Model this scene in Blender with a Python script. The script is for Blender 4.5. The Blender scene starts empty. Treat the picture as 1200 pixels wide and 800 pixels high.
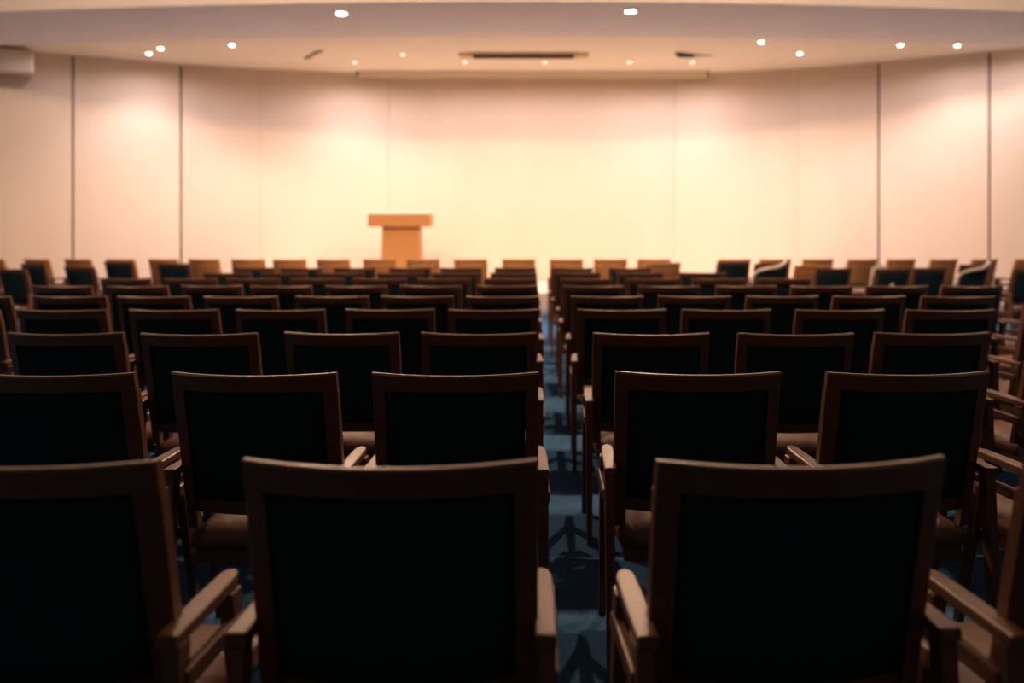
import bpy, bmesh, math, random
from mathutils import Vector, Matrix
random.seed(4)
scene = bpy.context.scene
col = scene.collection
R = math.radians

# ------------------------------------------------------------------ camera, world, exposure
CAM_Z = 1.445
cam_d = bpy.data.cameras.new('camera')
cam = bpy.data.objects.new('camera', cam_d)
col.objects.link(cam)
cam.location = (0, 0, CAM_Z)
cam.rotation_euler = (R(90), 0, 0)
cam_d.sensor_width = 36
cam_d.lens = 28.8
cam_d.shift_x = -0.025
cam_d.shift_y = -0.1233
cam_d.clip_start = 0.05
cam_d.dof.use_dof = True
cam_d.dof.focus_distance = 2.75
cam_d.dof.aperture_fstop = 1.45
scene.camera = cam

world = bpy.data.worlds.new('world')
scene.world = world
world.use_nodes = True
world.node_tree.nodes['Background'].inputs[0].default_value = (0.03, 0.04, 0.05, 1)
world.node_tree.nodes['Background'].inputs[1].default_value = 0.2

vs = scene.view_settings
vs.view_transform = 'Standard'
vs.look = 'None'
vs.gamma = 1.0
vs.exposure = 0.13
vs.use_curve_mapping = False

WARM = (1.0, 0.855, 0.94)
SOFT = (1.0, 0.66, 0.43)
SPOT_W = 228.0          # wall washing spots in the stage ceiling
BULK_W = 720.0           # two spots in the bulkhead
REAR_FILL_W = 12.0          # added fill lights behind the viewer, for the chair backs
ROOM_W = 480.0           # downlights over the audience

# ------------------------------------------------------------------ materials
def new_mat(name):
    m = bpy.data.materials.new(name)
    m.use_nodes = True
    nt = m.node_tree
    return m, nt, nt.nodes['Principled BSDF']

def mat_noise(name, c1, c2, rough, scale=(8, 8, 8), nscale=4.0, detail=4, bump=0.0, spec=0.5, rough2=None):
    m, nt, b = new_mat(name)
    tc = nt.nodes.new('ShaderNodeTexCoord')
    mp = nt.nodes.new('ShaderNodeMapping')
    mp.inputs['Scale'].default_value = scale
    nz = nt.nodes.new('ShaderNodeTexNoise')
    nz.inputs['Scale'].default_value = nscale
    nz.inputs['Detail'].default_value = detail
    rp = nt.nodes.new('ShaderNodeValToRGB')
    rp.color_ramp.elements[0].position = 0.3
    rp.color_ramp.elements[1].position = 0.7
    rp.color_ramp.elements[0].color = (*c1, 1)
    rp.color_ramp.elements[1].color = (*c2, 1)
    L = nt.links.new
    L(tc.outputs['Object'], mp.inputs['Vector'])
    L(mp.outputs['Vector'], nz.inputs['Vector'])
    L(nz.outputs['Fac'], rp.inputs['Fac'])
    L(rp.outputs['Color'], b.inputs['Base Color'])
    b.inputs['Roughness'].default_value = rough
    b.inputs['Specular IOR Level'].default_value = spec
    if rough2 is not None:
        mr = nt.nodes.new('ShaderNodeMapRange')
        mr.inputs['To Min'].default_value = rough
        mr.inputs['To Max'].default_value = rough2
        L(nz.outputs['Fac'], mr.inputs['Value'])
        L(mr.outputs['Result'], b.inputs['Roughness'])
    if bump:
        bp = nt.nodes.new('ShaderNodeBump')
        bp.inputs['Strength'].default_value = bump
        bp.inputs['Distance'].default_value = 0.004
        L(nz.outputs['Fac'], bp.inputs['Height'])
        L(bp.outputs['Normal'], b.inputs['Normal'])
    return m

def mat_emit(name, color, strength):
    m, nt, b = new_mat(name)
    b.inputs['Base Color'].default_value = (*color, 1)
    b.inputs['Emission Color'].default_value = (*color, 1)
    b.inputs['Emission Strength'].default_value = strength
    return m

M = {}
M['wood'] = mat_noise('walnut', (0.082, 0.036, 0.022), (0.135, 0.058, 0.035), 0.37, (3, 40, 40), 2.0, 5, 0.03, 0.55, 0.46)
M['wood'].node_tree.nodes['Principled BSDF'].inputs['Specular Tint'].default_value = (1.0, 0.74, 0.55, 1)
M['honey'] = mat_noise('honey_wood', (0.46, 0.19, 0.05), (0.58, 0.26, 0.075), 0.42, (3, 40, 40), 2.0, 5, 0.05)
M['fabric'] = mat_noise('black_fabric', (0.010, 0.021, 0.025), (0.015, 0.030, 0.035), 0.95, (60, 60, 60), 6.0, 3, 0.2, 0.12)
M['brown_fabric'] = mat_noise('brown_fabric', (0.36, 0.15, 0.05), (0.48, 0.21, 0.075), 0.8, (60, 2, 2), 3.0, 3, 0.1, 0.2)
M['seat'] = mat_noise('seat_leather', (0.13, 0.058, 0.038), (0.18, 0.082, 0.053), 0.5, (9, 9, 9), 3.0, 4, 0.12, 0.4)
M['tablet'] = mat_noise('pale_laminate', (0.55, 0.46, 0.36), (0.62, 0.53, 0.42), 0.4, (2, 30, 2), 2.0)
M['carpet'] = mat_noise('blue_carpet', (0.032, 0.095, 0.19), (0.065, 0.16, 0.30), 0.95, (1, 1, 1), 130.0, 6, 0.6, 0.1)
M['wall'] = mat_noise('cream_panel', (0.79, 0.63, 0.475), (0.83, 0.665, 0.505), 0.62, (0.6, 0.6, 0.12), 2.0, 4, 0.0, 0.25)
M['gap'] = mat_noise('dark_joint', (0.10, 0.055, 0.025), (0.13, 0.07, 0.03), 0.9, (4, 4, 4), 2.0)
M['sidewall'] = mat_noise('side_wall_paint', (0.16, 0.115, 0.085), (0.18, 0.13, 0.095), 0.8, (1, 1, 1), 2.0)
M['ceil'] = mat_noise('ceiling_paint', (0.89, 0.78, 0.61), (0.93, 0.82, 0.65), 0.75, (1, 1, 1), 1.5, 3, 0, 0.2)
M['bulk'] = mat_noise('bulkhead_paint', (0.86, 0.79, 0.74), (0.90, 0.83, 0.78), 0.8, (1, 1, 1), 1.5, 3, 0, 0.2)
M['stage'] = mat_noise('stage_boards', (0.80, 0.68, 0.53), (0.86, 0.74, 0.59), 0.5, (1, 14, 1), 2.0)
M['podium'] = mat_noise('podium_veneer', (0.46, 0.215, 0.07), (0.54, 0.265, 0.09), 0.4, (3, 3, 22), 2.0, 4)
M['podium_top'] = mat_noise('podium_top', (0.80, 0.72, 0.60), (0.84, 0.77, 0.66), 0.35, (3, 3, 3), 2.0)
M['white'] = mat_noise('white_metal', (0.74, 0.70, 0.64), (0.78, 0.74, 0.68), 0.4, (4, 4, 4), 2.0)
M['vent'] = mat_noise('vent_dark', (0.035, 0.022, 0.012), (0.05, 0.03, 0.018), 0.6, (4, 4, 4), 2.0)
M['brass'] = mat_noise('vent_frame', (0.50, 0.34, 0.14), (0.56, 0.39, 0.17), 0.45, (4, 4, 4), 2.0)
M['speaker'] = mat_noise('speaker_shell', (0.82, 0.69, 0.54), (0.86, 0.73, 0.58), 0.6, (5, 5, 5), 2.0)
M['grille'] = mat_noise('speaker_grille', (0.78, 0.65, 0.50), (0.82, 0.69, 0.54), 0.8, (90, 90, 90), 3.0)
M['lamp'] = mat_emit('lamp_glow', (1.0, 0.86, 0.62), 22.0)
M['lamp_dim'] = mat_emit('lamp_glow_dim', (1.0, 0.84, 0.64), 3.0)
M['lamp_bright'] = mat_emit('lamp_glow_bright', (1.0, 0.90, 0.70), 40.0)

# ------------------------------------------------------------------ helpers
def mesh_of(name, bm, mat, smooth=False):
    me = bpy.data.meshes.new(name)
    bmesh.ops.recalc_face_normals(bm, faces=bm.faces)
    bm.to_mesh(me); bm.free()
    if mat: me.materials.append(M[mat])
    if smooth:
        for p in me.polygons: p.use_smooth = True
    return me

def obj(name, me, parent=None, loc=None, rot=None):
    o = bpy.data.objects.new(name, me)
    col.objects.link(o)
    if parent: o.parent = parent
    if loc is not None: o.location = loc
    if rot is not None: o.rotation_euler = rot
    return o

def tag(o, label=None, cat=None, group=None, kind=None):
    if label: o['label'] = label
    if cat: o['category'] = cat
    if group: o['group'] = group
    if kind: o['kind'] = kind
    return o

def bevel(bm, w, seg=2):
    bmesh.ops.bevel(bm, geom=list(bm.edges), offset=w, segments=seg, affect='EDGES', profile=0.5, clamp_overlap=True)

def box_bm(x0, x1, y0, y1, z0, z1, bv=0.0, seg=2, bm=None):
    b = bmesh.new()
    vs_ = [b.verts.new((x, y, z)) for x in (x0, x1) for y in (y0, y1) for z in (z0, z1)]
    for f in ((0, 1, 3, 2), (4, 6, 7, 5), (0, 4, 5, 1), (2, 3, 7, 6), (0, 2, 6, 4), (1, 5, 7, 3)):
        b.faces.new([vs_[i] for i in f])
    bmesh.ops.recalc_face_normals(b, faces=b.faces)
    if bv: bevel(b, bv, seg)
    return b

def hexa_bm(bot, top, bv=0.0, seg=2):
    """bot and top: four corners each, same order"""
    b = bmesh.new()
    v = [b.verts.new(p) for p in bot] + [b.verts.new(p) for p in top]
    b.faces.new(v[0:4][::-1]); b.faces.new(v[4:8])
    for i in range(4):
        j = (i + 1) % 4
        b.faces.new((v[i], v[j], v[4 + j], v[4 + i]))
    bmesh.ops.recalc_face_normals(b, faces=b.faces)
    if bv: bevel(b, bv, seg)
    return b

def prism_bm(pts, z0, z1, bv=0.0):
    b = bmesh.new()
    lo = [b.verts.new((x, y, z0)) for x, y in pts]
    hi = [b.verts.new((x, y, z1)) for x, y in pts]
    b.faces.new(lo[::-1]); b.faces.new(hi)
    n = len(pts)
    for i in range(n):
        j = (i + 1) % n
        b.faces.new((lo[i], lo[j], hi[j], hi[i]))
    bmesh.ops.recalc_face_normals(b, faces=b.faces)
    if bv: bevel(b, bv)
    return b

def sweep_bm(rings, close_ends=True):
    b = bmesh.new()
    rr = [[b.verts.new(p) for p in r] for r in rings]
    n = len(rings[0])
    for a, c in zip(rr[:-1], rr[1:]):
        for i in range(n):
            j = (i + 1) % n
            b.faces.new((a[i], a[j], c[j], c[i]))
    if close_ends:
        b.faces.new(rr[0][::-1]); b.faces.new(rr[-1])
    return b

def lathe_bm(prof, n=20):
    b = bmesh.new()
    rr = []
    for r, z in prof:
        rr.append([b.verts.new((r * math.cos(2 * math.pi * k / n), r * math.sin(2 * math.pi * k / n), z)) for k in range(n)])
    for a, c in zip(rr[:-1], rr[1:]):
        for i in range(n):
            j = (i + 1) % n
            b.faces.new((a[i], a[j], c[j], c[i]))
    b.faces.new(rr[0][::-1]); b.faces.new(rr[-1])
    return b

# ------------------------------------------------------------------ floor (falls gently towards the stage)
PROF = [(-4.5, 0.16), (0.0, 0.06), (1.5, 0.015), (2.66, -0.050), (3.82, -0.087), (4.96, -0.1085), (6.06, -0.135), (7.2, -0.1575),
        (8.3, -0.179), (9.45, -0.199), (10.6, -0.215), (13.28, -0.247), (18.5, -0.29)]
def floor_z(y):
    for (a, za), (b, zb) in zip(PROF[:-1], PROF[1:]):
        if y <= b:
            return za + (zb - za) * (y - a) / (b - a)
    return PROF[-1][1]
def floor_slope(y):
    return (floor_z(y + 0.5) - floor_z(y - 0.1)) / 0.6

XL, XR, YB = -10.9, 10.2, -4.0
b = bmesh.new()
rows_v = []
for y, z in PROF:
    rows_v.append([b.verts.new((XL - 0.3, y, z)), b.verts.new((XR + 0.3, y, z)), b.verts.new((XR + 0.3, y, z - 0.2)), b.verts.new((XL - 0.3, y, z - 0.2))])
for a, c in zip(rows_v[:-1], rows_v[1:]):
    for i in range(4):
        j = (i + 1) % 4
        b.faces.new((a[i], a[j], c[j], c[i]))
b.faces.new(rows_v[0]); b.faces.new(rows_v[-1][::-1])
tag(obj('floor', mesh_of('floor', b, 'carpet')), 'blue carpet sloping gently down to the stage', kind='structure')

# ------------------------------------------------------------------ walls
CEIL_F = CAM_Z + 2.87      # stage ceiling
BULK_Z = CAM_Z + 2.75      # underside of bulkhead
CEIL_N = CAM_Z + 3.6      # ceiling over the audience
WZ0 = -0.40
# front wall facets, corners in metres (left to right); True = open joint after this corner
FAC = [(-10.9, 13.30, False), (-8.35, 14.72, True), (-6.80, 15.62, True), (-5.44, 16.08, False), (-3.06, 16.78, False),
       (2.80, 16.78, False), (5.10, 16.05, False), (6.42, 15.42, True), (7.94, 14.40, True), (10.2, 12.95, False)]
def offset_pts(d):
    out = []
    for i, (x, y, _) in enumerate(FAC):
        n = Vector((0, 0))
        for a, c in ((i - 1, i), (i, i + 1)):
            if a < 0 or c >= len(FAC): continue
            t = Vector((FAC[c][0] - FAC[a][0], FAC[c][1] - FAC[a][1])).normalized()
            n += Vector((-t.y, t.x))
        n.normalize()
        out.append((x + n.x * d, y + n.y * d))
    return out
back1, back2 = offset_pts(0.06), offset_pts(0.30)
wf = obj('wall_front', mesh_of('wall_front', prism_bm(back1 + back2[::-1], WZ0, CEIL_F + 0.4), 'gap'))
tag(wf, 'cream panelled front wall in angled facets behind the podium', kind='structure')
for i in range(len(FAC) - 1):
    p0, p1 = Vector(FAC[i][:2]), Vector(FAC[i + 1][:2])
    t = (p1 - p0).normalized(); nrm = Vector((-t.y, t.x))
    g0 = 0.017 if FAC[i][2] else 0.001
    g1 = 0.017 if FAC[i + 1][2] else 0.001
    a, c = p0 + t * g0, p1 - t * g1
    a2, c2 = a + nrm * 0.05, c + nrm * 0.05
    obj('wall_panel', mesh_of('wall_panel', prism_bm([a, c, c2, a2], WZ0, CEIL_F + 0.1, 0.004), 'wall'), wf)

tag(obj('wall_left', mesh_of('wall_left', box_bm(XL - 0.2, XL, YB, 13.3, -0.4, CEIL_N + 0.3), 'sidewall')), 'plain side wall left of the seats', kind='structure')
tag(obj('wall_right', mesh_of('wall_right', box_bm(XR, XR + 0.2, YB, 12.95, -0.4, CEIL_N + 0.3), 'sidewall')), 'plain side wall right of the seats', kind='structure')
tag(obj('wall_back', mesh_of('wall_back', box_bm(XL - 0.2, XR + 0.2, YB - 0.2, YB, -0.4, CEIL_N + 0.3), 'sidewall')), 'plain rear wall behind the viewer', kind='structure')

# ------------------------------------------------------------------ ceilings
def arc_y(x, y0, rad):
    return y0 + rad - math.sqrt(rad * rad - (x + 0.3) ** 2)
NX = 48
xs = [XL - 0.2 + (XR - XL + 0.4) * i / NX for i in range(NX + 1)]
near_arc = [(x, arc_y(x, 10.55, 46)) for x in xs]
far_arc = [(x, arc_y(x, 12.57, 50)) for x in xs]
tag(obj('ceiling', mesh_of('ceiling', prism_bm([(XL - 0.2, YB - 0.2), (XR + 0.2, YB - 0.2), (XR + 0.2, 12.0), (XL - 0.2, 12.0)], CEIL_N, CEIL_N + 0.2), 'bulk')),
    'pale ceiling above the audience', kind='structure')
tag(obj('ceiling_bulkhead', mesh_of('ceiling_bulkhead', prism_bm(near_arc + far_arc[::-1], BULK_Z, CEIL_N + 0.15), 'bulk')),
    'greyish curved ceiling bulkhead crossing the room', kind='structure')
tag(obj('ceiling_stage', mesh_of('ceiling_stage', prism_bm([(x, y - 0.3) for x, y in far_arc] + [(XR + 0.2, 17.3), (XL - 0.2, 17.3)], CEIL_F, CEIL_F + 0.2), 'ceil')),
    'warm lit ceiling in front of the panelled wall', kind='structure')

# stage platform
st_pts = [(-5.6, 14.75)] + [(x, 14.12 + 0.012 * (x + 0.2) ** 2) for x in [-4.5 + 0.5 * k for k in range(18)]] + [(5.2, 14.75), (5.05, 16.0), (2.78, 16.72), (-3.04, 16.72), (-5.38, 16.0)]
tag(obj('stage_platform', mesh_of('stage_platform', prism_bm(st_pts, -0.38, 0.11, 0.01), 'stage')), 'low pale stage platform in front of the wall', kind='structure')

# projector screen housing under the ceiling: long case with bottom slot lip
sc = obj('screen_housing', None, loc=(-0.1, 16.42, CEIL_F - 0.003))
tag(sc, 'long pale screen housing fixed along the top of the centre wall', 'screen case')
obj('case', mesh_of('case', box_bm(-3.47, 3.47, -0.13, 0.10, -0.115, 0, 0.006), 'ceil'), sc)
obj('bottom_lip', mesh_of('bottom_lip', box_bm(-3.44, 3.44, -0.09, 0.02, -0.135, -0.1145, 0.004), 'brass'), sc)
for s in (-1, 1):
    obj('end_shadow', mesh_of('end_shadow', box_bm(s * 3.47 - (0.035 if s < 0 else -0.001), s * 3.47 + (0.035 if s > 0 else -0.001), -0.12, 0.09, -0.10, 0, 0.004), 'vent'), sc)  # dark blocks stand in for the shadow gaps at the case ends

# ------------------------------------------------------------------ recessed lamps
def add_spot(parent, power, color, size, blend, loc, rot=(0, 0, 0), rad=0.05):
    ld = bpy.data.lights.new('spot_light', 'SPOT')
    ld.energy = power; ld.color = color; ld.spot_size = R(size); ld.spot_blend = blend
    ld.shadow_soft_size = rad
    o = bpy.data.objects.new('spot_light', ld); col.objects.link(o)
    o.parent = parent; o.location = loc; o.rotation_euler = rot
    return o
ring_me = {}
def downlight(x, y, z, r, label, group, power, color, size, blend, glow='lamp', rot=(0, 0, 0)):
    key = (r, glow)
    if key not in ring_me:
        n = 20
        prof = [(r * 0.80, -0.004), (r * 0.86, -0.014), (r * 1.22, -0.012), (r * 1.25, -0.001), (r * 0.80, -0.001)]
        bb = bmesh.new(); rr = []
        for q, zz in prof:
            rr.append([bb.verts.new((q * math.cos(2 * math.pi * k / n), q * math.sin(2 * math.pi * k / n), zz)) for k in range(n)])
        rr.append(rr[0])
        for a, c in zip(rr[:-1], rr[1:]):
            for i in range(n):
                j = (i + 1) % n
                bb.faces.new((a[i], a[j], c[j], c[i]))
        ring = mesh_of('trim_ring', bb, 'white', True)
        lens = mesh_of('lamp_lens', lathe_bm([(r * 0.55, -0.022), (r * 0.76, -0.010), (r * 0.79, -0.001)], 20), glow)
        ring_me[key] = (ring, lens)
    ring, lens = ring_me[key]
    t = obj('recessed_downlight', None, loc=(x, y, z))
    tag(t, label, 'ceiling light', group)
    obj('trim_ring', ring, t); obj('lamp_lens', lens, t)
    add_spot(t, power, color, size, blend, (0, 0, -0.03), rot)
    return t

# two bright ones in the bulkhead
downlight(-2.67, 11.14, BULK_Z, 0.085, 'large bright round downlight left in the grey bulkhead', 'bulkhead downlights', BULK_W, SOFT, 166, 0.3, 'lamp_bright')
downlight(1.25, 11.02, BULK_Z, 0.085, 'large bright round downlight right in the grey bulkhead', 'bulkhead downlights', BULK_W, SOFT, 166, 0.3, 'lamp_bright')
# wall washers
WASH = [(-6.88, 14.50, 'left one of a close pair of downlights above the left panels', 0.42),
        (-6.47, 14.06, 'right one of a close pair of downlights above the left panels', 0.45),
        (-5.14, 13.78, 'lone downlight right of the close pair above the left panels', 1.0),
        (-3.42, 15.32, 'leftmost of the small downlights along the screen housing', 0.6),
        (-1.36, 15.32, 'second small downlight along the screen housing from the left', 0.22),
        (0.14, 15.32, 'third small downlight along the screen housing, right of the long vent', 0.22),
        (1.72, 15.32, 'fourth small downlight along the screen housing from the left', 0.22),
        (2.90, 15.32, 'rightmost of the small downlights along the screen housing', 0.55),
        (4.64, 14.50, 'downlight right of the dark hatch, nearer to the wall', 0.55),
        (3.70, 13.55, 'downlight right of the dark hatch, by the bulkhead edge', 0.6),
        (6.10, 13.78, 'bright downlight above the right hand wall panels', 0.6),
        (7.08, 13.82, 'small dim downlight at the far right by the bulkhead', 0.45),
        (-8.0, 13.50, 'downlight at the far left beside the wall speaker', 0.1),
        (8.05, 13.35, 'downlight at the far right beside the wall speaker', 0.3),
        (-2.40, 14.60, 'small faint downlight between the narrow vent and long vent', 0.3)]
for x, y, lab, k in WASH:
    t = downlight(x, y, CEIL_F, 0.052, lab, 'stage ceiling downlights', SPOT_W * k, WARM, 122, 0.6, 'lamp_dim' if y > 14.55 else 'lamp')
    add_spot(t, SPOT_W * (0.56 if y > 15 else 0.20) * (0.4 + 0.6 * k), WARM, 172, 0.5, (0, 0, -0.035))
# room downlights (over the audience, in the main ceiling)
k = 0
ORD = ['first', 'second', 'third', 'fourth', 'fifth', 'sixth', 'seventh', 'eighth', 'ninth', 'tenth', 'eleventh', 'twelfth', 'thirteenth']
for iy, y in enumerate((6.6,)):
    for ix, x in enumerate((-6.0, -2.2, 1.8, 5.6)):
        downlight(x, y, CEIL_N, 0.07, 'round downlight in the ceiling over the audience, %s from the left' % ORD[ix], 'audience downlights', ROOM_W, SOFT, 178, 0.10, 'lamp', (0, 0, 0))
for ix, x in enumerate((-6.0, -2.2, 1.8, 5.6)):  # unseen lamps added at the rear to lift the dark chair backs
    downlight(x, -2.0, CEIL_N, 0.07, 'added dim fill light over the rear of the room, %s from the left' % ORD[ix], 'rear fill lights', REAR_FILL_W, (0.92, 0.97, 1.0), 160, 0.5, 'lamp_dim')

# ------------------------------------------------------------------ things on the stage ceiling
v = obj('ceiling_vent', None, loc=(-0.25, 14.65, CEIL_F))
tag(v, 'long dark air slot with brass frame in the stage ceiling', 'air vent')
obj('backing', mesh_of('backing', box_bm(-0.92, 0.92, -0.16, 0.16, -0.012, -0.001), 'vent'), v)
for s in (-1, 1):
    obj('frame_bar', mesh_of('frame_bar', box_bm(-1.0, 1.0, s * 0.19 - 0.03, s * 0.19 + 0.03, -0.03, -0.001, 0.004), 'brass'), v)
    obj('frame_end', mesh_of('frame_end', box_bm(s * 1.03 - 0.12, s * 1.03 + 0.12, -0.16, 0.16, -0.032, -0.001, 0.004), 'brass'), v)
slat = mesh_of('slat', box_bm(-0.90, 0.90, -0.006, 0.006, -0.05, -0.012, 0.002), 'vent')
for q in range(4):
    obj('slat', slat, v, (0, -0.12 + 0.08 * q, 0), (R(25), 0, 0))

h = obj('ceiling_hatch', None, loc=(2.72, 14.70, CEIL_F), rot=(0, 0, R(16)))
tag(h, 'dark open hatch right of the long slot in stage ceiling', 'hatch')
obj('opening', mesh_of('opening', prism_bm([(-0.36, -0.18), (0.02, -0.10), (0.42, -0.10), (0.10, 0.06), (0.0, 0.17), (-0.22, 0.10)], -0.012, -0.001), 'vent'), h)
obj('flap', mesh_of('flap', hexa_bm([(-0.34, -0.17, -0.014), (0.05, -0.09, -0.014), (0.05, -0.075, -0.014), (-0.34, -0.155, -0.014)],
                                    [(-0.30, -0.19, -0.09), (0.05, -0.10, -0.06), (0.05, -0.085, -0.06), (-0.30, -0.175, -0.09)]), 'vent'), h)
h = obj('ceiling_vent', None, loc=(-4.0, 14.62, CEIL_F), rot=(0, 0, R(-58)))
tag(h, 'narrow brown slanting vent left in the stage ceiling', 'air vent')
obj('backing', mesh_of('backing', box_bm(-0.42, 0.42, -0.05, 0.05, -0.012, -0.001), 'vent'), h)
for q in range(3):
    obj('slat', mesh_of('slat', box_bm(-0.40 + 0.28 * q, -0.18 + 0.28 * q, -0.035, 0.035, -0.03, -0.012, 0.003), 'brass'), h)

# wall speakers high up in the corners
def wall_speaker(x, y, rz, label):
    t = obj('wall_speaker', None, loc=(x, y, CEIL_F - 0.06), rot=(0, 0, rz))
    tag(t, label, 'speaker', 'wall speakers')
    obj('cabinet', mesh_of('cabinet', box_bm(-0.36, 0.36, -0.16, 0.16, -0.37, 0, 0.015), 'speaker'), t)
    obj('grille', mesh_of('grille', box_bm(-0.33, 0.33, -0.172, -0.158, -0.34, -0.03, 0.004), 'grille'), t)
    obj('bracket', mesh_of('bracket', box_bm(-0.05, 0.05, 0.155, 0.24, -0.25, -0.10, 0.005), 'white'), t)
wall_speaker(-9.02, 13.98, R(29), 'beige box speaker high on the wall at far left')
wall_speaker(8.72, 13.62, R(-33), 'beige box speaker high on the wall at far right')

# ------------------------------------------------------------------ podium
pd = obj('podium', None, loc=(-2.54, 15.0, 0.11))
tag(pd, 'honey coloured wooden podium with overhanging top on the stage', 'podium')
zt = CAM_Z + 0.02 - 0.11
obj('top_slab', mesh_of('top_slab', box_bm(-0.57, 0.57, 0, 0.50, zt - 0.235, zt, 0.008), 'podium'), pd)
obj('reading_top', mesh_of('reading_top', hexa_bm([(-0.57, 0.0, zt + 0.001), (0.57, 0.0, zt + 0.001), (0.57, 0.5, zt + 0.001), (-0.57, 0.5, zt + 0.001)],
    [(-0.56, 0.01, zt + 0.055), (0.56, 0.01, zt + 0.055), (0.56, 0.49, zt + 0.02), (-0.56, 0.49, zt + 0.02)], 0.004), 'podium_top'), pd)
obj('column', mesh_of('column', hexa_bm([(-0.345, 0.05, 0.06), (0.40, 0.05, 0.06), (0.40, 0.47, 0.06), (-0.345, 0.47, 0.06)],
    [(-0.325, 0.09, zt - 0.236), (0.36, 0.09, zt - 0.236), (0.36, 0.45, zt - 0.236), (-0.325, 0.45, zt - 0.236)], 0.006), 'podium'), pd)
obj('plinth', mesh_of('plinth', box_bm(-0.42, 0.46, 0.0, 0.5, 0, 0.06, 0.008), 'podium'), pd)

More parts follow.
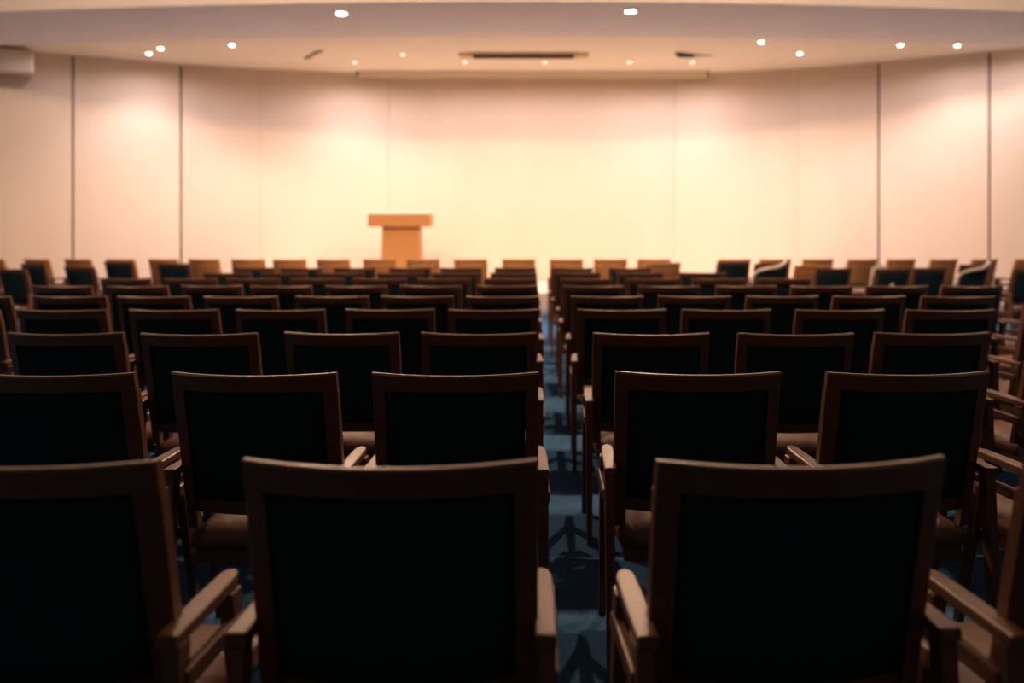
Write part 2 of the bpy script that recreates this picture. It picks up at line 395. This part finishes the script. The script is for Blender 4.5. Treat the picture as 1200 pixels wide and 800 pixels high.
# ------------------------------------------------------------------ chairs
HT, HB = 0.98, 0.505            # top and bottom of the back
WH = 0.27                       # half width of the back
REC = 0.125                     # how far the back leans over its height
BOW = 0.055
def back_y(x, z):
    return (HT - z) / (HT - HB) * REC - BOW * (1 - (x / WH) ** 2)
def rail_rings(z0, z1, x0, x1, th, n, lift=0.0, sink=0.0):
    rings = []
    for i in range(n + 1):
        x = x0 + (x1 - x0) * i / n
        ya, yb = back_y(x, z0) + sink, back_y(x, z1) + sink
        l = lift * (2 * i / n - 1) ** 2
        c = 0.006
        rings.append([(x, ya, z0), (x, yb - 0.0, z1 - c + l), (x, yb + c, z1 + l), (x, yb + th - c, z1 + l), (x, yb + th, z1 - c + l), (x, ya + th, z0)])
    return rings
def make_parts():
    P = []
    P.append(('top_rail', mesh_of('top_rail', sweep_bm(rail_rings(HT - 0.055, HT, -WH, WH, 0.025, 14, 0.004)), 'wood')))
    for s in (-1, 1):
        rings = []
        for z in (0.44, HB, 0.65, 0.80, HT - 0.0555):
            xo, xi = s * WH, s * (WH - 0.042)
            yo, yi = back_y(xo, z), back_y(xi, z)
            rings.append([(xo, yo + 0.004, z), (xo - s * 0.004, yo, z), (xi, yi, z), (xi, yi + 0.034, z), (xo, yo + 0.034, z)])
        P.append(('stile', mesh_of('stile', sweep_bm(rings), 'wood')))
    P.append(('bottom_rail', mesh_of('bottom_rail', sweep_bm(rail_rings(HB - 0.005, HB + 0.045, -WH + 0.0425, WH - 0.0425, 0.028, 12, 0.0, 0.012)), 'wood')))
    # upholstered back panel: curved, slightly sunk behind the frame
    bb = bmesh.new(); nx, nz = 12, 6
    g = {}
    for side, off in ((0, 0.008), (1, 0.040)):
        for i in range(nx + 1):
            for j in range(nz + 1):
                x = -WH + 0.043 + (2 * WH - 0.086) * i / nx
                z = HB + 0.0455 + (HT - 0.056 - HB - 0.0455) * j / nz
                e = max(abs(2 * i / nx - 1), abs(2 * j / nz - 1))
                puff = 0.012 * (1 - e ** 4)
                y = back_y(x, z) + off + (puff if side else -puff * 0.4)
                g[side, i, j] = bb.verts.new((x, y, z))
    for i in range(nx):
        for j in range(nz):
            bb.faces.new((g[0, i, j], g[0, i + 1, j], g[0, i + 1, j + 1], g[0, i, j + 1]))
            bb.faces.new((g[1, i, j], g[1, i, j + 1], g[1, i + 1, j + 1], g[1, i + 1, j]))
    for i in range(nx):
        for j in (0, nz):
            bb.faces.new((g[0, i, j], g[1, i, j], g[1, i + 1, j], g[0, i + 1, j]))
    for j in range(nz):
        for i in (0, nx):
            bb.faces.new((g[0, i, j], g[0, i, j + 1], g[1, i, j + 1], g[1, i, j]))
    P.append(('back_panel', mesh_of('back_panel', bb, 'fabric', True)))
    # seat cushion
    bb = bmesh.new(); nx, ny = 10, 10; g = {}
    for side in (0, 1):
        for i in range(nx + 1):
            for j in range(ny + 1):
                u, w = 2 * i / nx - 1, 2 * j / ny - 1
                su, sw = abs(u) ** 5, abs(w) ** 5
                x = u * (0.252 + 0.008 * (w + 1) / 2) * (1 - 0.03 * sw)
                y = 0.345 + w * 0.245 * (1 - 0.03 * su)
                e = max(abs(u), abs(w))
                if side: z = 0.425 + 0.045 * (1 - e ** 5) + 0.010 * (1 - u * u) * (1 - w * w)
                else: z = 0.385
                g[side, i, j] = bb.verts.new((x, y, z))
    for i in range(nx):
        for j in range(ny):
            bb.faces.new((g[0, i, j], g[0, i, j + 1], g[0, i + 1, j + 1], g[0, i + 1, j]))
            bb.faces.new((g[1, i, j], g[1, i + 1, j], g[1, i + 1, j + 1], g[1, i, j + 1]))
    for i in range(nx):
        for j in (0, ny):
            bb.faces.new((g[0, i, j], g[1, i, j], g[1, i + 1, j], g[0, i + 1, j]))
    for j in range(ny):
        for i in (0, nx):
            bb.faces.new((g[0, i, j], g[0, i, j + 1], g[1, i, j + 1], g[1, i, j]))
    P.append(('seat', mesh_of('seat', bb, 'seat', True)))
    P.append(('seat_apron', mesh_of('seat_apron', box_bm(-0.235, 0.235, 0.12, 0.55, 0.325, 0.384, 0.006), 'wood')))
    for s in (-1, 1):
        a, c = sorted((s * 0.2705, s * 0.304))
        # rear leg: upright post carrying the rear of the arm
        P.append(('leg', mesh_of('leg', hexa_bm([(a + 0.004, 0.0, 0), (c - 0.004, 0.0, 0), (c - 0.004, 0.04, 0), (a + 0.004, 0.04, 0)],
                                                [(a, 0.035, 0.639), (c, 0.035, 0.639), (c, 0.085, 0.639), (a, 0.085, 0.639)], 0.004), 'wood')))
        P.append(('leg', mesh_of('leg', hexa_bm([(a + 0.004, 0.45, 0), (c - 0.004, 0.45, 0), (c - 0.004, 0.485, 0), (a + 0.004, 0.485, 0)],
                                                [(a, 0.27, 0.639), (c, 0.27, 0.639), (c, 0.325, 0.639), (a, 0.325, 0.639)], 0.004), 'wood')))
        # arm plate with rounded front
        pts = [(-0.024, 0.02), (0.022, 0.02), (0.026, 0.20), (0.025, 0.31), (0.018, 0.338), (0.004, 0.35), (-0.012, 0.344), (-0.022, 0.323), (-0.026, 0.20)]
        pts = [(s * (0.2855 - 0.035 * (py - 0.02)) + s * px * 0.9, py) for px, py in pts]
        P.append(('armrest', mesh_of('armrest', prism_bm(pts, 0.640, 0.666, 0.005), 'wood')))
        lo, hi = sorted((s * 0.286, s * 0.309))
        P.append(('side_rail', mesh_of('side_rail', hexa_bm([(lo, 0.06, 0.545), (hi, 0.06, 0.545), (hi, 0.345, 0.545), (lo, 0.345, 0.545)],
                                                            [(lo, 0.06, 0.585), (hi, 0.06, 0.585), (hi, 0.33, 0.585), (lo, 0.33, 0.585)], 0.006), 'wood')))
        lo, hi = sorted((s * 0.234, s * 0.272))
        P.append(('seat_bracket', mesh_of('seat_bracket', box_bm(lo, hi, 0.34, 0.40, 0.335, 0.375, 0.003), 'wood')))
    return P
PARTS = make_parts()
HONEY = {}
for n_, me in PARTS:
    if n_ in ('top_rail', 'stile', 'bottom_rail', 'back_panel'):
        m2 = me.copy(); m2.materials.clear(); m2.materials.append(M['brown_fabric' if n_ == 'back_panel' else 'honey'])
        HONEY[me.name] = m2

# raised folding tablet and its curved hinge arm, only on some of the side chairs
tab_me = mesh_of('writing_tablet', prism_bm([(-0.02, 0.0), (0.30, 0.05), (0.33, 0.10), (0.22, 0.40), (0.10, 0.46), (0.0, 0.40)], 0, 0.016, 0.004), 'tablet')
def tube_mesh(name, pts, r, mat):
    rings = []
    for i, p in enumerate(pts):
        p = Vector(p)
        t = (Vector(pts[min(i + 1, len(pts) - 1)]) - Vector(pts[max(i - 1, 0)])).normalized()
        up = Vector((0, 1, 0)) if abs(t.y) < 0.9 else Vector((1, 0, 0))
        a = t.cross(up).normalized(); b2 = t.cross(a)
        rings.append([tuple(p + (a * math.cos(k * math.pi / 4) + b2 * math.sin(k * math.pi / 4)) * r) for k in range(8)])
    return mesh_of(name, sweep_bm(rings), mat, True)
hook_me = tube_mesh('tablet_arm', [(-0.29, 0.06, 0.665), (-0.29, 0.06, 0.74), (-0.27, 0.05, 0.82), (-0.22, 0.02, 0.87), (-0.13, -0.06, 0.905), (0.02, -0.09, 0.925), (0.12, -0.09, 0.965), (0.18, -0.07, 1.02)], 0.026, 'tablet')

SPECS = []
def chair(x, y, yaw, label, group, honey=False, tablet=None):
    SPECS.append([x, y, yaw, label, group, honey, tablet])
def chair_corners(c):
    a = R(c[2]); ca, sa = math.cos(a), math.sin(a)
    return [Vector((c[0] + u * ca - w * sa, c[1] + u * sa + w * ca)) for u, w in ((-0.313, -0.065), (0.313, -0.065), (0.313, 0.605), (-0.313, 0.605))]
def overlap(c, e):
    A, B = chair_corners(c), chair_corners(e)
    best = None
    for q in (c, e):
        a = R(q[2])
        for ax in (Vector((math.cos(a), math.sin(a))), Vector((-math.sin(a), math.cos(a)))):
            pa, pb = [p.dot(ax) for p in A], [p.dot(ax) for p in B]
            o = min(max(pa), max(pb)) - max(min(pa), min(pb))
            if o <= 0: return None
            sg = 1 if sum(pb) > sum(pa) else -1
            if best is None or o < best[0]: best = (o, ax * sg)
    return best
def build_chair(x, y, yaw, label, group, honey=False, tablet=None):
    """x, y: where the top corners of the back stand; yaw in degrees (+ turns the chair to face left)"""
    sl = floor_slope(y)
    y0 = y + HT * sl
    t = obj('armchair', None, loc=(x, y0, floor_z(y0)))
    m = Matrix.Rotation(math.atan(sl), 4, 'X') @ Matrix.Rotation(R(yaw), 4, 'Z')
    t.rotation_euler = m.to_euler()
    tag(t, label, 'chair', group)
    for n_, me in PARTS:
        obj(n_, HONEY[me.name] if honey and me.name in HONEY else me, t)
    if tablet == 'board':
        obj('writing_tablet', tab_me, t, (-0.30, 0.12, 0.60), (R(80), R(8), R(-30)))
    elif tablet == 'hook':
        obj('tablet_arm', hook_me, t)
    return t

# rows: depth, [x left of the aisle, from the aisle outwards], [x right of the aisle]
F = 960.0
def xs_of(d, px):
    return [(p - 630) * d / F for p in px]
ROWS = [
 (1.50, [-0.270, -0.960], [0.486, 1.165]),
 (2.66, [-0.267, -0.921, -1.574], [0.525, 1.212, 1.90]),
 (3.82, [-0.279, -0.917, -1.576, -2.208], [0.529, 1.202, 1.850, 2.56]),
 (4.96, [-0.271, -0.896, -1.560, -2.204, -2.878, -3.520], [0.514, 1.142, 1.832, 2.498, 3.200]),
 (6.06, [-0.265, -0.887, -1.525, -2.206, -2.844, -3.488, -4.115], [0.515, 1.165, 1.821, 2.465, 3.119, 3.860]),
 (7.20, [-0.266, -0.941, -1.590, -2.250, -2.895, -3.491, -4.174], [0.495, 1.155, 1.838, 2.490, 3.154, 3.851, 4.530]),
 (8.30, [-0.272, -0.951, -1.600, -2.274, -2.875, -3.515, -4.176], [0.497, 1.167, 1.833, 2.507]),
 (9.45, [-0.276, -0.955, -1.575, -2.279, -2.943, -3.568], [0.458, 1.186, 1.910]),
 (10.60, [-0.287, -0.994, -1.656, -2.380, -3.047, -3.690], [0.442, 1.193]),
 (13.28, [-0.304, -1.086, -1.861, -2.573, -3.306, -4.012, -4.717, -5.450, -6.045, -6.737, -7.456, -8.148, -8.853],
         [0.463, 1.183, 1.888, 3.196, 3.860, 4.565, 5.298, 5.865, 6.626, 7.277, 7.885]),
]
YAW = {(0, 'R', 0): 3.5, (0, 'R', 1): 5, (0, 'L', 1): -2, (1, 'R', 1): 2.5, (1, 'L', 1): -1.5, (1, 'R', 2): 6, (2, 'R', 3): 6, (3, 'R', 4): 8,
       (4, 'L', 6): -5, (4, 'R', 5): 12, (5, 'R', 6): 14, (5, 'L', 6): -3, (2, 'L', 1): -2, (3, 'R', 2): 1.5, (6, 'L', 6): -6}
SIDE = {'L': 'left', 'R': 'right'}
for r, (d, left, right) in enumerate(ROWS):
    for sd, lst in (('L', left), ('R', right)):
        for k, x in enumerate(lst):
            yaw = YAW.get((r, sd, k), random.uniform(-1.2, 1.2))
            yy = d + random.uniform(-0.012, 0.012) * (1 + r * 0.3)
            if r == 9:
                if sd == 'L' and k >= 7: yaw = -10 - 2.2 * (k - 7)
                if sd == 'R' and k >= 3: yaw = 7 + 2.0 * (k - 3)
                lab = 'honey brown armchair in the front row by the stage, %s %s of the aisle' % (ORD[k], SIDE[sd])
                chair(x, yy, yaw, lab, 'front row armchairs', honey=True)
            else:
                lab = 'dark walnut armchair with black back, %s row from the viewer, %s %s of the aisle' % (ORD[r], ORD[k], SIDE[sd])
                chair(x, yy, yaw, lab, 'armchairs in rows')

# turned chairs filling both sides near the front
TURN = [
 (-6.60, 10.40, -24, 'black backed armchair turned inward at the left edge behind the front rows', False, None),
 (-7.22, 11.70, -26, 'turned armchair half hidden behind the black one at the left edge', False, None),
 (-6.10, 10.75, -21, 'black backed armchair turned inward, second from the left edge near the front', False, None),
 (-5.25, 11.80, -13, 'black backed armchair turned inward, third from the left edge near the front', False, None),
 (-6.30, 12.30, -18, 'turned armchair just behind the front row, below the first wall joint', False, None),
 (3.02, 12.20, 14, 'turned armchair with lit left stile just right of the front gap', False, None),
 (3.40, 11.75, 14, 'turned armchair with curved pale strip right of the front gap', False, 'hook'),
 (3.72, 11.40, 12, 'honey framed armchair turned inward near the front on the right', True, None),
 (3.93, 10.60, 17, 'black backed armchair turned inward beside the raised pale tablet', False, None),
 (4.42, 10.35, 19, 'turned armchair with raised pale writing tablet on its left arm', False, 'board'),
 (5.05, 10.60, 19, 'turned armchair between the raised tablet chair and the right corner', False, None),
 (6.15, 11.50, 20, 'turned armchair with curved pale tablet arm near the right corner', False, 'hook'),
 (6.28, 10.45, 22, 'black backed armchair turned inward at the right edge near the front', False, None),
 (1.85, 12.05, 10, 'honey brown turned armchair behind the third front row chair right of aisle', True, None),
]
for x, y, yaw, lab, hon, tb in TURN:
    chair(x, y, yaw, lab, 'turned armchairs at the sides', hon, tb)

# nudge neighbours apart until no two chairs stand in each other
for it in range(400):
    moved = False
    for i in range(len(SPECS)):
        for j in range(i + 1, len(SPECS)):
            c, e = SPECS[i], SPECS[j]
            if abs(c[0] - e[0]) > 1.0 or abs(c[1] - e[1]) > 1.0: continue
            hit = overlap(c, e)
            if hit:
                o, ax = hit
                if 'rows' in c[4] and 'rows' in e[4]: ax = Vector((1 if ax.x > 0 else -1, 0))
                c[0] -= ax.x * (o / 2 + 0.001); e[0] += ax.x * (o / 2 + 0.001)
                c[1] -= ax.y * (o / 2 + 0.001); e[1] += ax.y * (o / 2 + 0.001)
                moved = True
    if not moved: break
for c in SPECS:
    build_chair(*c)
